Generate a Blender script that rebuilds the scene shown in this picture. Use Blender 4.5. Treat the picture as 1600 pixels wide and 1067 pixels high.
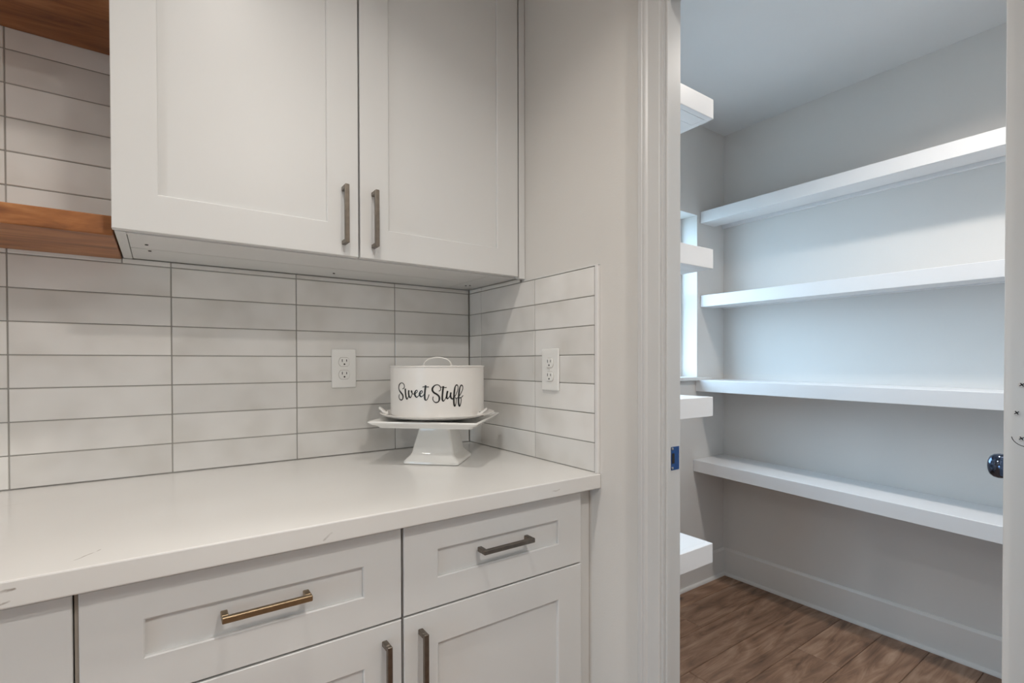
import bpy, bmesh, math, random
from mathutils import Vector, Matrix, Euler

random.seed(7)
scene = bpy.context.scene
for o in list(bpy.data.objects):
    bpy.data.objects.remove(o, do_unlink=True)
COL = scene.collection

# ------------------------------------------------------------------ camera
ZC = 0.914                                   # top of the worktop
cam_data = bpy.data.cameras.new('camera')
cam = bpy.data.objects.new('camera', cam_data)
COL.objects.link(cam)
cam.location = (-0.91791, -1.57220, 0.28426 + ZC)
_yaw, _pitch, _roll = map(math.radians, (35.1576, -0.5664, -0.1340))
_F = Vector((math.sin(_yaw) * math.cos(_pitch), math.cos(_yaw) * math.cos(_pitch), math.sin(_pitch)))
_R = Vector((math.cos(_yaw), -math.sin(_yaw), 0))
_U = _R.cross(_F)
_R2 = _R * math.cos(_roll) + _U * math.sin(_roll)
_U2 = -_R * math.sin(_roll) + _U * math.cos(_roll)
cam.rotation_euler = Matrix((_R2, _U2, -_F)).transposed().to_euler()
cam_data.sensor_width = 36.0
cam_data.lens = 36.0 * 781.17 / 1600.0
cam_data.shift_y = 41.52 / 1600.0
cam_data.clip_start = 0.02
scene.camera = cam

# ------------------------------------------------------------------ world, exposure
world = bpy.data.worlds.new('sky')
scene.world = world
world.use_nodes = True
_bg = world.node_tree.nodes['Background']
_bg.inputs[0].default_value = (0.55, 0.77, 1.0, 1)
_bg.inputs[1].default_value = 10.0
scene.view_settings.view_transform = 'Standard'
scene.view_settings.look = 'None'
scene.view_settings.gamma = 1.0
scene.view_settings.use_curve_mapping = False
scene.view_settings.exposure = -0.17

WARM = (1.0, 0.953, 0.89)
NEUTRAL = (1.0, 0.93, 0.86)
KITCHEN_W = 12.6
PANTRY_W = 10.5

# ------------------------------------------------------------------ material helpers
def new_mat(name):
    m = bpy.data.materials.new(name)
    m.use_nodes = True
    nt = m.node_tree
    b = nt.nodes['Principled BSDF']
    return m, nt, b

def N(nt, kind, **kw):
    n = nt.nodes.new(kind)
    for k, v in kw.items():
        setattr(n, k, v)
    return n

def ramp(nt, stops):
    r = nt.nodes.new('ShaderNodeValToRGB')
    el = r.color_ramp.elements
    while len(el) > 1:
        el.remove(el[-1])
    el[0].position, el[0].color = stops[0][0], (*stops[0][1], 1)
    for p, c in stops[1:]:
        e = el.new(p)
        e.color = (*c, 1)
    return r

def paint(name, col, rough=0.5, bump=0.0, scale=250, spec=0.5, var=0.015):
    m, nt, b = new_mat(name)
    tc = N(nt, 'ShaderNodeTexCoord')
    nz = N(nt, 'ShaderNodeTexNoise')
    nz.inputs['Scale'].default_value = 2.5
    nt.links.new(tc.outputs['Object'], nz.inputs['Vector'])
    r = ramp(nt, [(0.3, tuple(max(0, c * (1 - var)) for c in col)), (0.7, tuple(min(1, c * (1 + var)) for c in col))])
    nt.links.new(nz.outputs['Fac'], r.inputs['Fac'])
    nt.links.new(r.outputs['Color'], b.inputs['Base Color'])
    b.inputs['Roughness'].default_value = rough
    b.inputs['Specular IOR Level'].default_value = spec
    if bump:
        n2 = N(nt, 'ShaderNodeTexNoise')
        n2.inputs['Scale'].default_value = scale
        nt.links.new(tc.outputs['Object'], n2.inputs['Vector'])
        bp = N(nt, 'ShaderNodeBump')
        bp.inputs['Strength'].default_value = bump
        bp.inputs['Distance'].default_value = 0.001
        nt.links.new(n2.outputs['Fac'], bp.inputs['Height'])
        nt.links.new(bp.outputs['Normal'], b.inputs['Normal'])
    return m

def metal(name, col, rough=0.35):
    m, nt, b = new_mat(name)
    tc = N(nt, 'ShaderNodeTexCoord')
    nz = N(nt, 'ShaderNodeTexNoise')
    nz.inputs['Scale'].default_value = 60
    nt.links.new(tc.outputs['Object'], nz.inputs['Vector'])
    r = ramp(nt, [(0.3, tuple(c * 0.8 for c in col)), (0.7, col)])
    nt.links.new(nz.outputs['Fac'], r.inputs['Fac'])
    nt.links.new(r.outputs['Color'], b.inputs['Base Color'])
    b.inputs['Metallic'].default_value = 1.0
    b.inputs['Roughness'].default_value = rough
    return m

M = {}
M['cabinet'] = paint('cabinet_paint', (0.715, 0.715, 0.705), 0.38, 0.02, 120)
M['wall'] = paint('wall_paint', (0.72, 0.695, 0.66), 0.75, 0.25, 260, 0.3)
M['pantry_wall'] = paint('pantry_paint', (0.76, 0.745, 0.725), 0.75, 0.25, 260, 0.3)
M['ceiling'] = paint('ceiling_paint', (0.80, 0.80, 0.80), 0.85, 0.2, 200, 0.2)
M['trim'] = paint('trim_paint', (0.80, 0.79, 0.77), 0.30)
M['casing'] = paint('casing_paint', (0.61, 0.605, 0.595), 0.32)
M['shelf'] = paint('shelf_paint', (0.85, 0.85, 0.86), 0.38)
M['grout'] = paint('grout', (0.36, 0.345, 0.32), 0.9, 0.3, 900, 0.2, 0.06)
M['ceramic'] = paint('white_ceramic', (0.86, 0.85, 0.82), 0.10)
M['enamel'] = paint('white_enamel', (0.78, 0.755, 0.72), 0.32)
M['plastic'] = paint('white_plastic', (0.86, 0.85, 0.82), 0.35)
M['black'] = paint('black_print', (0.008, 0.008, 0.008), 0.4)
M['dark'] = paint('dark_slot', (0.02, 0.018, 0.016), 0.8)
M['gap'] = paint('unfinished_cabinet_edge', (0.44, 0.40, 0.35), 0.8)
M['brass'] = metal('antique_brass', (0.36, 0.27, 0.17), 0.32)
M['bronze'] = metal('brushed_pewter', (0.22, 0.19, 0.16), 0.30)
M['knob'] = metal('dark_chrome', (0.10, 0.13, 0.20), 0.10)
M['strike'] = paint('blue_film', (0.004, 0.055, 0.22), 0.25)
M['steel'] = metal('steel', (0.6, 0.58, 0.55), 0.3)
M['edge_trim'] = metal('satin_edge_trim', (0.62, 0.60, 0.57), 0.35)

def tile_mat():
    m, nt, b = new_mat('glazed_tile')
    L = nt.links.new
    tc = N(nt, 'ShaderNodeTexCoord'); oi = N(nt, 'ShaderNodeObjectInfo')
    add = N(nt, 'ShaderNodeVectorMath', operation='MULTIPLY_ADD')
    comb = N(nt, 'ShaderNodeCombineXYZ')
    for i in range(3):
        L(oi.outputs['Random'], comb.inputs[i])
    add.inputs[1].default_value = (1, 1, 1)
    sc = N(nt, 'ShaderNodeVectorMath', operation='SCALE'); sc.inputs['Scale'].default_value = 37.0
    L(comb.outputs[0], sc.inputs[0])
    L(tc.outputs['Object'], add.inputs[0]); L(sc.outputs[0], add.inputs[2])
    nz = N(nt, 'ShaderNodeTexNoise'); nz.inputs['Scale'].default_value = 7; nz.inputs['Detail'].default_value = 2
    L(add.outputs[0], nz.inputs['Vector'])
    r = ramp(nt, [(0.28, (0.71, 0.685, 0.645)), (0.52, (0.81, 0.79, 0.76)), (0.75, (0.86, 0.845, 0.82))])
    L(nz.outputs['Fac'], r.inputs['Fac'])
    hsv = N(nt, 'ShaderNodeHueSaturation')
    mr = N(nt, 'ShaderNodeMapRange')
    mr.inputs['To Min'].default_value = 0.92; mr.inputs['To Max'].default_value = 1.06
    L(oi.outputs['Random'], mr.inputs['Value']); L(mr.outputs[0], hsv.inputs['Value'])
    L(r.outputs['Color'], hsv.inputs['Color']); L(hsv.outputs[0], b.inputs['Base Color'])
    b.inputs['Roughness'].default_value = 0.13
    n2 = N(nt, 'ShaderNodeTexNoise'); n2.inputs['Scale'].default_value = 11; n2.inputs['Detail'].default_value = 1.5
    L(add.outputs[0], n2.inputs['Vector'])
    bp = N(nt, 'ShaderNodeBump'); bp.inputs['Strength'].default_value = 0.45; bp.inputs['Distance'].default_value = 0.007
    L(n2.outputs['Fac'], bp.inputs['Height']); L(bp.outputs['Normal'], b.inputs['Normal'])
    return m
M['tile'] = tile_mat()

def quartz_mat():
    # white quartz: soft clouding and a few thin broken veins (each a segment in slab coordinates)
    m, nt, b = new_mat('white_quartz')
    L = nt.links.new
    tc = N(nt, 'ShaderNodeTexCoord')
    nz = N(nt, 'ShaderNodeTexNoise'); nz.inputs['Scale'].default_value = 38; nz.inputs['Detail'].default_value = 3
    L(tc.outputs['Object'], nz.inputs['Vector'])
    c5 = N(nt, 'ShaderNodeVectorMath', operation='SUBTRACT'); c5.inputs[1].default_value = (0.5, 0.5, 0.5); L(nz.outputs['Color'], c5.inputs[0])
    wv = N(nt, 'ShaderNodeVectorMath', operation='SCALE'); wv.inputs['Scale'].default_value = 0.012; L(c5.outputs[0], wv.inputs[0])
    pos = N(nt, 'ShaderNodeVectorMath', operation='ADD'); L(tc.outputs['Object'], pos.inputs[0]); L(wv.outputs[0], pos.inputs[1])
    total = None
    veins = [((-1.024, -0.620, 0.914), (-0.994, -0.583, 0.914), 0.0016, 0.75), ((-1.098, -0.6555, 0.897), (-1.076, -0.6555, 0.900), 0.0022, 0.9), ((-1.095, -0.6555, 0.883), (-1.082, -0.6555, 0.887), 0.0018, 0.8),
             ((-0.682, -0.6555, 0.886), (-0.667, -0.6555, 0.893), 0.0026, 0.6), ((-0.160, -0.6555, 0.892), (-0.133, -0.6555, 0.895), 0.0022, 0.45), ((-1.55, -0.40, 0.914), (-1.15, -0.16, 0.914), 0.0014, 0.30), ((-0.62, -0.43, 0.914), (-0.56, -0.40, 0.914), 0.0012, 0.15)]
    for p0, p1, w, amt in veins:
        p0, p1 = Vector(p0), Vector(p1); d = p1 - p0; ln = d.length; d.normalize()
        rel = N(nt, 'ShaderNodeVectorMath', operation='SUBTRACT'); L(pos.outputs[0], rel.inputs[0]); rel.inputs[1].default_value = p0
        dot = N(nt, 'ShaderNodeVectorMath', operation='DOT_PRODUCT'); L(rel.outputs[0], dot.inputs[0]); dot.inputs[1].default_value = d
        cl = N(nt, 'ShaderNodeClamp'); cl.inputs['Max'].default_value = ln; L(dot.outputs['Value'], cl.inputs['Value'])
        dv = N(nt, 'ShaderNodeVectorMath', operation='SCALE'); dv.inputs[0].default_value = d; L(cl.outputs[0], dv.inputs['Scale'])
        df = N(nt, 'ShaderNodeVectorMath', operation='DISTANCE'); L(rel.outputs[0], df.inputs[0]); L(dv.outputs[0], df.inputs[1])
        mr = N(nt, 'ShaderNodeMapRange'); mr.inputs['From Min'].default_value = 0.0003; mr.inputs['From Max'].default_value = w
        mr.inputs['To Min'].default_value = amt; mr.inputs['To Max'].default_value = 0.0
        L(df.outputs['Value'], mr.inputs['Value'])
        if total is None: total = mr.outputs[0]
        else:
            mx = N(nt, 'ShaderNodeMath', operation='MAXIMUM'); L(total, mx.inputs[0]); L(mr.outputs[0], mx.inputs[1]); total = mx.outputs[0]
    cld = N(nt, 'ShaderNodeTexNoise'); cld.inputs['Scale'].default_value = 2.2; L(tc.outputs['Object'], cld.inputs['Vector'])
    base = ramp(nt, [(0.35, (0.735, 0.72, 0.695)), (0.6, (0.775, 0.765, 0.745))]); L(cld.outputs['Fac'], base.inputs['Fac'])
    mix = N(nt, 'ShaderNodeMix', data_type='RGBA'); L(total, mix.inputs['Factor']); L(base.outputs['Color'], mix.inputs['A'])
    mix.inputs['B'].default_value = (0.27, 0.23, 0.19, 1)
    L(mix.outputs['Result'], b.inputs['Base Color'])
    b.inputs['Roughness'].default_value = 0.17
    return m
M['quartz'] = quartz_mat()

def wood_mat(name, axis, dark, mid, light, rough, stretch=9.0, scale=3.0, knots=False):
    m, nt, b = new_mat(name)
    L = nt.links.new
    tc = N(nt, 'ShaderNodeTexCoord'); oi = N(nt, 'ShaderNodeObjectInfo')
    comb = N(nt, 'ShaderNodeCombineXYZ')
    for i in range(3):
        L(oi.outputs['Random'], comb.inputs[i])
    sc = N(nt, 'ShaderNodeVectorMath', operation='SCALE'); sc.inputs['Scale'].default_value = 53.0
    L(comb.outputs[0], sc.inputs[0])
    add = N(nt, 'ShaderNodeVectorMath', operation='ADD')
    L(tc.outputs['Object'], add.inputs[0]); L(sc.outputs[0], add.inputs[1])
    mp = N(nt, 'ShaderNodeMapping')
    s = [stretch] * 3; s['xyz'.index(axis)] = 1.0
    mp.inputs['Scale'].default_value = s
    L(add.outputs[0], mp.inputs['Vector'])
    n1 = N(nt, 'ShaderNodeTexNoise'); n1.inputs['Scale'].default_value = scale; n1.inputs['Detail'].default_value = 5
    n1.inputs['Distortion'].default_value = 1.6; n1.inputs['Roughness'].default_value = 0.6
    L(mp.outputs[0], n1.inputs['Vector'])
    # cathedral figure: rings of a low-frequency noise
    mp2 = N(nt, 'ShaderNodeMapping'); s2 = [stretch * 0.55] * 3; s2['xyz'.index(axis)] = 1.1
    mp2.inputs['Scale'].default_value = s2
    L(add.outputs[0], mp2.inputs['Vector'])
    n2 = N(nt, 'ShaderNodeTexNoise'); n2.inputs['Scale'].default_value = 1.5; n2.inputs['Detail'].default_value = 1.0
    L(mp2.outputs[0], n2.inputs['Vector'])
    mul = N(nt, 'ShaderNodeMath', operation='MULTIPLY'); mul.inputs[1].default_value = 11.0; L(n2.outputs['Fac'], mul.inputs[0])
    fr = N(nt, 'ShaderNodeMath', operation='PINGPONG'); fr.inputs[1].default_value = 1.0; L(mul.outputs[0], fr.inputs[0])
    mixf = N(nt, 'ShaderNodeMix', data_type='FLOAT'); mixf.inputs['Factor'].default_value = 0.16
    L(n1.outputs['Fac'], mixf.inputs['A']); L(fr.outputs[0], mixf.inputs['B'])
    r = ramp(nt, [(0.22, dark), (0.48, mid), (0.74, light)])
    L(mixf.outputs['Result'], r.inputs['Fac'])
    hsv = N(nt, 'ShaderNodeHueSaturation'); mr = N(nt, 'ShaderNodeMapRange')
    mr.inputs['To Min'].default_value = 0.85; mr.inputs['To Max'].default_value = 1.15
    L(oi.outputs['Random'], mr.inputs['Value']); L(mr.outputs[0], hsv.inputs['Value']); L(r.outputs['Color'], hsv.inputs['Color'])
    col = hsv.outputs[0]
    if knots:
        vo = N(nt, 'ShaderNodeTexVoronoi'); vo.inputs['Scale'].default_value = 2.6
        mp3 = N(nt, 'ShaderNodeMapping'); s3 = [2.0] * 3; s3['xyz'.index(axis)] = 1.0; mp3.inputs['Scale'].default_value = s3
        L(add.outputs[0], mp3.inputs['Vector']); L(mp3.outputs[0], vo.inputs['Vector'])
        kr = ramp(nt, [(0.03, (1, 1, 1)), (0.11, (0, 0, 0))]); L(vo.outputs['Distance'], kr.inputs['Fac'])
        mx = N(nt, 'ShaderNodeMix', data_type='RGBA'); L(kr.outputs['Color'], mx.inputs['Factor'])
        L(col, mx.inputs['A']); mx.inputs['B'].default_value = (*[c * 0.35 for c in dark], 1)
        col = mx.outputs['Result']
    L(col, b.inputs['Base Color'])
    b.inputs['Roughness'].default_value = rough
    bp = N(nt, 'ShaderNodeBump'); bp.inputs['Strength'].default_value = 0.25; bp.inputs['Distance'].default_value = 0.002
    L(mixf.outputs['Result'], bp.inputs['Height']); L(bp.outputs['Normal'], b.inputs['Normal'])
    return m
M['cedar'] = wood_mat('stained_knotty_wood', 'x', (0.10, 0.028, 0.007), (0.33, 0.122, 0.035), (0.52, 0.245, 0.095), 0.42, 6.0, 3.4, True)
M['plank'] = wood_mat('brown_oak', 'x', (0.085, 0.045, 0.028), (0.265, 0.152, 0.094), (0.44, 0.29, 0.20), 0.48, 7.0, 3.2, True)

def glass_mat():
    m = bpy.data.materials.new('window_glass'); m.use_nodes = True
    nt = m.node_tree; nt.nodes.clear()
    out = N(nt, 'ShaderNodeOutputMaterial'); mix = N(nt, 'ShaderNodeMixShader')
    tr = N(nt, 'ShaderNodeBsdfTransparent'); gl = N(nt, 'ShaderNodeBsdfGlossy'); gl.inputs['Roughness'].default_value = 0.02
    tr.inputs['Color'].default_value = (0.94, 0.97, 0.97, 1)
    mix.inputs[0].default_value = 0.05
    nt.links.new(tr.outputs[0], mix.inputs[1]); nt.links.new(gl.outputs[0], mix.inputs[2])
    nt.links.new(mix.outputs[0], out.inputs['Surface'])
    return m
M['glass'] = glass_mat()
M['ground'] = paint('outdoor_paving', (0.34, 0.33, 0.31), 0.9, 0.4, 30, 0.2, 0.12)

def lamp_mat():
    m, nt, b = new_mat('lamp_lens')
    b.inputs['Base Color'].default_value = (0.9, 0.9, 0.88, 1)
    b.inputs['Emission Color'].default_value = (1, 0.93, 0.84, 1)
    b.inputs['Emission Strength'].default_value = 8.0
    return m
M['lamp'] = lamp_mat()

# ------------------------------------------------------------------ mesh helpers
def add_box(bm, x0, x1, y0, y1, z0, z1, bevel=0.0, seg=1):
    x0, x1 = min(x0, x1), max(x0, x1); y0, y1 = min(y0, y1), max(y0, y1); z0, z1 = min(z0, z1), max(z0, z1)
    v = [bm.verts.new(p) for p in ((x0, y0, z0), (x1, y0, z0), (x1, y1, z0), (x0, y1, z0), (x0, y0, z1), (x1, y0, z1), (x1, y1, z1), (x0, y1, z1))]
    f = [bm.faces.new([v[i] for i in q]) for q in ((0, 3, 2, 1), (4, 5, 6, 7), (0, 1, 5, 4), (1, 2, 6, 5), (2, 3, 7, 6), (3, 0, 4, 7))]
    if bevel:
        es = list({e for ff in f for e in ff.edges})
        bmesh.ops.bevel(bm, geom=es, offset=bevel, segments=seg, affect='EDGES', profile=0.5, clamp_overlap=True)

def add_loft(bm, rings, cap0=True, cap1=True, closed=True):
    vs = [[bm.verts.new(p) for p in r] for r in rings]
    n = len(vs[0])
    for a, b in zip(vs, vs[1:]):
        for i in range(n if closed else n - 1):
            j = (i + 1) % n
            bm.faces.new((a[i], a[j], b[j], b[i]))
    if cap0: bm.faces.new(list(reversed(vs[0])))
    if cap1: bm.faces.new(vs[-1])

def add_lathe(bm, prof, n=48, c=(0, 0, 0), cap0=True, cap1=True):
    rings = [[(c[0] + r * math.cos(2 * math.pi * i / n), c[1] + r * math.sin(2 * math.pi * i / n), c[2] + z) for i in range(n)] for r, z in prof]
    add_loft(bm, rings, cap0, cap1)

def add_tube(bm, pts, rad, n=10):
    pts = [Vector(p) for p in pts]; rings = []
    up = Vector((0.13, 0.21, 0.97)).normalized()
    for i, p in enumerate(pts):
        t = (pts[min(i + 1, len(pts) - 1)] - pts[max(i - 1, 0)]).normalized()
        u = t.cross(up)
        if u.length < 1e-4: u = t.cross(Vector((1, 0, 0)))
        u.normalize(); w = u.cross(t)
        rings.append([p + rad * (math.cos(2 * math.pi * k / n) * u + math.sin(2 * math.pi * k / n) * w) for k in range(n)])
    add_loft(bm, rings)

def obj(name, bm, mat, parent=None, smooth=False, loc=None, rot=None):
    bmesh.ops.recalc_face_normals(bm, faces=bm.faces)
    me = bpy.data.meshes.new(name)
    bm.to_mesh(me); bm.free()
    if smooth:
        for p in me.polygons: p.use_smooth = True
        me.set_sharp_from_angle(angle=math.radians(35))
    me.materials.append(M[mat] if isinstance(mat, str) else mat)
    o = bpy.data.objects.new(name, me)
    COL.objects.link(o)
    if loc: o.location = loc
    if rot: o.rotation_euler = rot
    if parent: o.parent = parent
    return o

def boxobj(name, b, mat, parent=None, bevel=0.0, seg=1):
    bm = bmesh.new(); add_box(bm, *b, bevel, seg)
    return obj(name, bm, mat, parent)

def boxesobj(name, bs, mat, parent=None, bevel=0.0):
    bm = bmesh.new()
    for b in bs: add_box(bm, *b, bevel)
    return obj(name, bm, mat, parent)

def tag(o, label, cat, group=None):
    o['label'] = label; o['category'] = cat
    if group: o['group'] = group
    return o

def struct(o, label=None):
    o['kind'] = 'structure'
    if label: o['label'] = label
    return o

def thing(name, loc, label, cat, group=None, rot=None):
    o = bpy.data.objects.new(name, None)
    COL.objects.link(o); o.location = loc; o.empty_display_size = 0.05
    if rot: o.rotation_euler = rot
    return tag(o, label, cat, group)

# world-space parenting: every mesh is built in world coordinates unless loc/rot are given
_W = {}
_obj0 = obj
def obj(name, bm, mat, parent=None, smooth=False, loc=None, rot=None):
    o = _obj0(name, bm, mat, None, smooth, loc, rot)
    place(o, parent, loc, rot)
    return o
def place(o, parent, loc=None, rot=None):
    w = Matrix.LocRotScale(Vector(loc) if loc else None, Euler(rot) if rot else None, None)
    _W[o.name] = w
    if parent:
        o.parent = parent
        if parent.name not in _W:
            _W[parent.name] = Matrix.LocRotScale(parent.location, parent.rotation_euler, None)
        o.matrix_parent_inverse = _W[parent.name].inverted()
    return o

def sbox(name, boxes, mat, label, cat, parent=None, bevel=0.0):
    o = boxesobj(name, boxes, mat, parent, bevel)
    if not parent:
        struct(o, label); o['category'] = cat
    return o

# ================================================================== the setting
H_CEIL = 2.478
XW0, XW1 = 0.008, 0.066            # wall between kitchen and pantry
JL, JR, JH = -0.850, -1.432, 2.030  # door opening: left jamb face, right jamb face, head
KX, KY = -3.6, -3.4
PX, PYL, PYR = 1.70, 0.058, -1.75   # pantry: far wall, left wall, right wall
WX0, WX1, WZ0, WZ1 = 0.50, 1.455, 1.122, 1.995   # pantry window opening

wall_back = sbox('wall_back', [(KX, XW0, 0.008, 0.13, 0, H_CEIL)], 'wall', 'grey painted kitchen wall behind the white tiled backsplash', 'wall')
wall_right = sbox('wall_right', [
    (XW0, XW1, -0.834, 0.13, 0, H_CEIL), (XW0, XW1, KY, -1.448, 0, H_CEIL), (XW0, XW1, -1.448, -0.834, 2.046, H_CEIL)], 'wall',
    'warm grey painted wall with the pantry doorway in it', 'wall')
GY0, GY1, GZ1 = -2.10, -1.25, 1.55    # low unseen opening, added to let in cool daylight
sbox('wall_left', [(KX - 0.12, KX, GY1, 0.13, 0, H_CEIL), (KX - 0.12, KX, KY, GY0, 0, H_CEIL), (KX - 0.12, KX, GY0, GY1, GZ1, H_CEIL)], 'wall',
     'warm grey painted kitchen wall with an added glazed daylight opening, far outside the left of the view', 'wall')
sbox('wall_front', [(KX, XW1, KY - 0.12, KY, 0, H_CEIL)], 'wall', 'warm grey painted kitchen wall behind the camera', 'wall')
sbox('wall_pantry_far', [(PX, PX + 0.12, PYR - 0.12, PYL + 0.15, 0, H_CEIL)], 'pantry_wall', 'grey painted pantry wall carrying the long white shelves', 'wall')
sbox('wall_pantry_left', [(XW1, WX0, PYL, PYL + 0.15, 0, H_CEIL), (WX1, PX, PYL, PYL + 0.15, 0, H_CEIL),
                          (WX0, WX1, PYL, PYL + 0.15, 0, WZ0 - 0.02), (WX0, WX1, PYL, PYL + 0.15, WZ1, H_CEIL)], 'pantry_wall',
     'grey painted pantry wall with the narrow window in it', 'wall')
sbox('wall_pantry_right', [(XW1, PX, PYR - 0.12, PYR, 0, H_CEIL)], 'pantry_wall', 'grey painted pantry end wall hidden behind the open door', 'wall')
sbox('ceiling', [(KX - 0.12, PX + 0.12, KY - 0.12, PYL + 0.15, H_CEIL, H_CEIL + 0.1)], 'ceiling', 'smooth white ceiling above the kitchen and pantry', 'ceiling')

sbox('ground', [(-25, 25, -25, 25, -0.45, -0.30)], 'ground', 'grey paved ground outside the house', 'ground')

# floor: sub-floor slab with planks running along x
floor = sbox('floor', [(KX - 0.12, PX + 0.12, KY - 0.12, PYL + 0.15, -0.10, -0.012)], 'gap', 'brown oak plank floor running into the pantry', 'floor')
PW, PLN = 0.1653, 1.52
_pm = {}
def plank_mesh(ln):
    k = round(ln, 3)
    if k not in _pm:
        bm = bmesh.new(); add_box(bm, -ln / 2 + 0.0006, ln / 2 - 0.0006, -PW / 2 + 0.0007, PW / 2 - 0.0007, -0.012, 0.0, 0.0018)
        bmesh.ops.recalc_face_normals(bm, faces=bm.faces)
        me = bpy.data.meshes.new('plank'); bm.to_mesh(me); bm.free(); me.materials.append(M['plank']); _pm[k] = me
    return _pm[k]
row = 0
yc = -0.3895 + PW * 2.5
while yc > KY - PW:
    x = PX + 0.0 - (0.0, 0.62, 0.27, 0.95, 0.44)[row % 5] if row != 2 else PX
    segs = []
    if x < PX: segs.append((x, PX))
    while x > KX:
        segs.append((max(x - PLN, KX), x)); x -= PLN
    for a, b in segs:
        if b - a < 0.05: continue
        o = bpy.data.objects.new('plank', plank_mesh(b - a)); COL.objects.link(o)
        o.location = ((a + b) / 2, yc, 0); place(o, floor, o.location)
    yc -= PW; row += 1

# ---------------------------------------------------------------- backsplash tiles
TW, TH, TS, TE = 0.30489, 0.0762, 0.28273, 0.08208
GAP = 0.0026
_tm = {}
def tile_mesh(w, h):
    k = (round(w, 4), round(h, 4))
    if k not in _tm:
        bm = bmesh.new(); add_box(bm, -w / 2, w / 2, 0.0, 0.0076, -h / 2, h / 2, 0.0011)
        bmesh.ops.recalc_face_normals(bm, faces=bm.faces)
        me = bpy.data.meshes.new('tile'); bm.to_mesh(me); bm.free(); me.materials.append(M['tile']); _tm[k] = me
    return _tm[k]
def tile(parent, side, a0, a1, z0, z1):
    w, h = abs(a1 - a0) - GAP, z1 - z0 - GAP
    o = bpy.data.objects.new('tile', tile_mesh(w, h)); COL.objects.link(o)
    tl = (random.uniform(-.002, .002), 0, random.uniform(-.003, .003))
    off = random.uniform(-0.0003, 0.0003)
    if side == 'back':
        o.location = ((a0 + a1) / 2, off, (z0 + z1) / 2); o.rotation_euler = (tl[0], 0, tl[2])
    else:
        o.location = (off, (a0 + a1) / 2, (z0 + z1) / 2); o.rotation_euler = (tl[0], 0, -math.pi / 2 + tl[2])
    place(o, parent, o.location, o.rotation_euler)
CABX, CABZ = -0.9926, 1.4615
ZT = lambda r: ZC + 0.0008 + r * TH
g = boxesobj('grout_bed', [(-2.42, 0.0, 0.0018, 0.008, ZC, CABZ - 0.0005), (-2.42, CABX - 0.001, 0.0018, 0.008, CABZ - 0.0005, 2.36)], 'grout', wall_back)
cols = [0.0, -TS] + [-(TS + k * TW) for k in range(1, 8)]
for c in range(len(cols) - 1):
    x1, x0 = cols[c] - (0.001 if c == 0 else 0), cols[c + 1]
    for r in range(0, 7):
        tile(wall_back, 'back', x0, x1, ZT(r), ZT(r + 1))
    if x0 > CABX:
        tile(wall_back, 'back', x0, x1, ZT(7), CABZ + 0.001)
    elif x1 > CABX:
        tile(wall_back, 'back', CABX, x1, ZT(7), CABZ + 0.001)
        x1 = CABX
    if x0 < CABX:
        for r in range(7, 14):
            tile(wall_back, 'back', x0, x1, ZT(r), ZT(r + 1))
ye = [0.0, -TE, -(TE + TW), -(TE + TW + 0.2522)]
boxesobj('grout_bed', [(0.0018, 0.008, ye[3] - 0.0014, 0.0, ZC, ZT(7) + 0.0006), (0.0018, 0.008, -0.312, 0.0, ZT(7), CABZ - 0.0005)], 'grout', wall_right)
for c in range(3):
    for r in range(0, 7):
        tile(wall_right, 'right', ye[c + 1], ye[c] - (0.001 if c == 0 else 0), ZT(r), ZT(r + 1))
tile(wall_right, 'right', ye[1], -0.001, ZT(7), CABZ + 0.001)
tile(wall_right, 'right', -0.312, ye[1], ZT(7), CABZ + 0.001)
boxesobj('tile_edge_trim', [(-0.0012, 0.008, ye[3] - 0.0125, ye[3] - 0.0016, ZC + 0.0003, ZT(7) + 0.003)], 'trim', wall_right, 0.001)
boxesobj('tile_edge_trim', [(-0.0005, 0.008, ye[3] - 0.0125, -0.335, ZT(7) + 0.0008, ZT(7) + 0.003)], 'trim', wall_right)

# ---------------------------------------------------------------- door casing, jamb
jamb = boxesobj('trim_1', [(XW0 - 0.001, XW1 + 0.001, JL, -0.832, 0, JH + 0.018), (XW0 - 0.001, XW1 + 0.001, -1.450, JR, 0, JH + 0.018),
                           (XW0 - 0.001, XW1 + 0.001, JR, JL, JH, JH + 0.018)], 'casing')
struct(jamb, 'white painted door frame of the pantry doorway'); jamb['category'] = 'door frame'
# casing cross-section: (distance from opening edge, thickness)
PROF = [(0.0, 0.0), (0.0, 0.0075), (0.002, 0.0095), (0.031, 0.011), (0.0345, 0.0155), (0.039, 0.0165), (0.043, 0.0155), (0.0445, 0.018), (0.053, 0.0185), (0.0555, 0.0165), (0.0555, 0.0)]
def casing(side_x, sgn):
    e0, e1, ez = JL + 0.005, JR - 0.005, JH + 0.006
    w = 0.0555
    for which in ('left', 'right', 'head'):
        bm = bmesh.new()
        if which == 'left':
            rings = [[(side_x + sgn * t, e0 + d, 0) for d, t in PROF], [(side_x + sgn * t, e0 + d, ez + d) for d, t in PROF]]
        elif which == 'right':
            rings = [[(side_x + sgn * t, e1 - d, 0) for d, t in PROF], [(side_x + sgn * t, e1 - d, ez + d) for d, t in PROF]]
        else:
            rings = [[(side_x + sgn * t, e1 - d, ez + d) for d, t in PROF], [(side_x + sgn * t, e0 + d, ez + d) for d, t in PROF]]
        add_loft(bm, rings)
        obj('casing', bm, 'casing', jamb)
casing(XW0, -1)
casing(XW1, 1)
boxesobj('door_stop', [(0.014, 0.026, JL - 0.005, JL, 0, JH), (0.014, 0.026, JR, JR + 0.005, 0, JH), (0.014, 0.026, JR, JL, JH - 0.005, JH)], 'casing', jamb, 0.0008)
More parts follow.
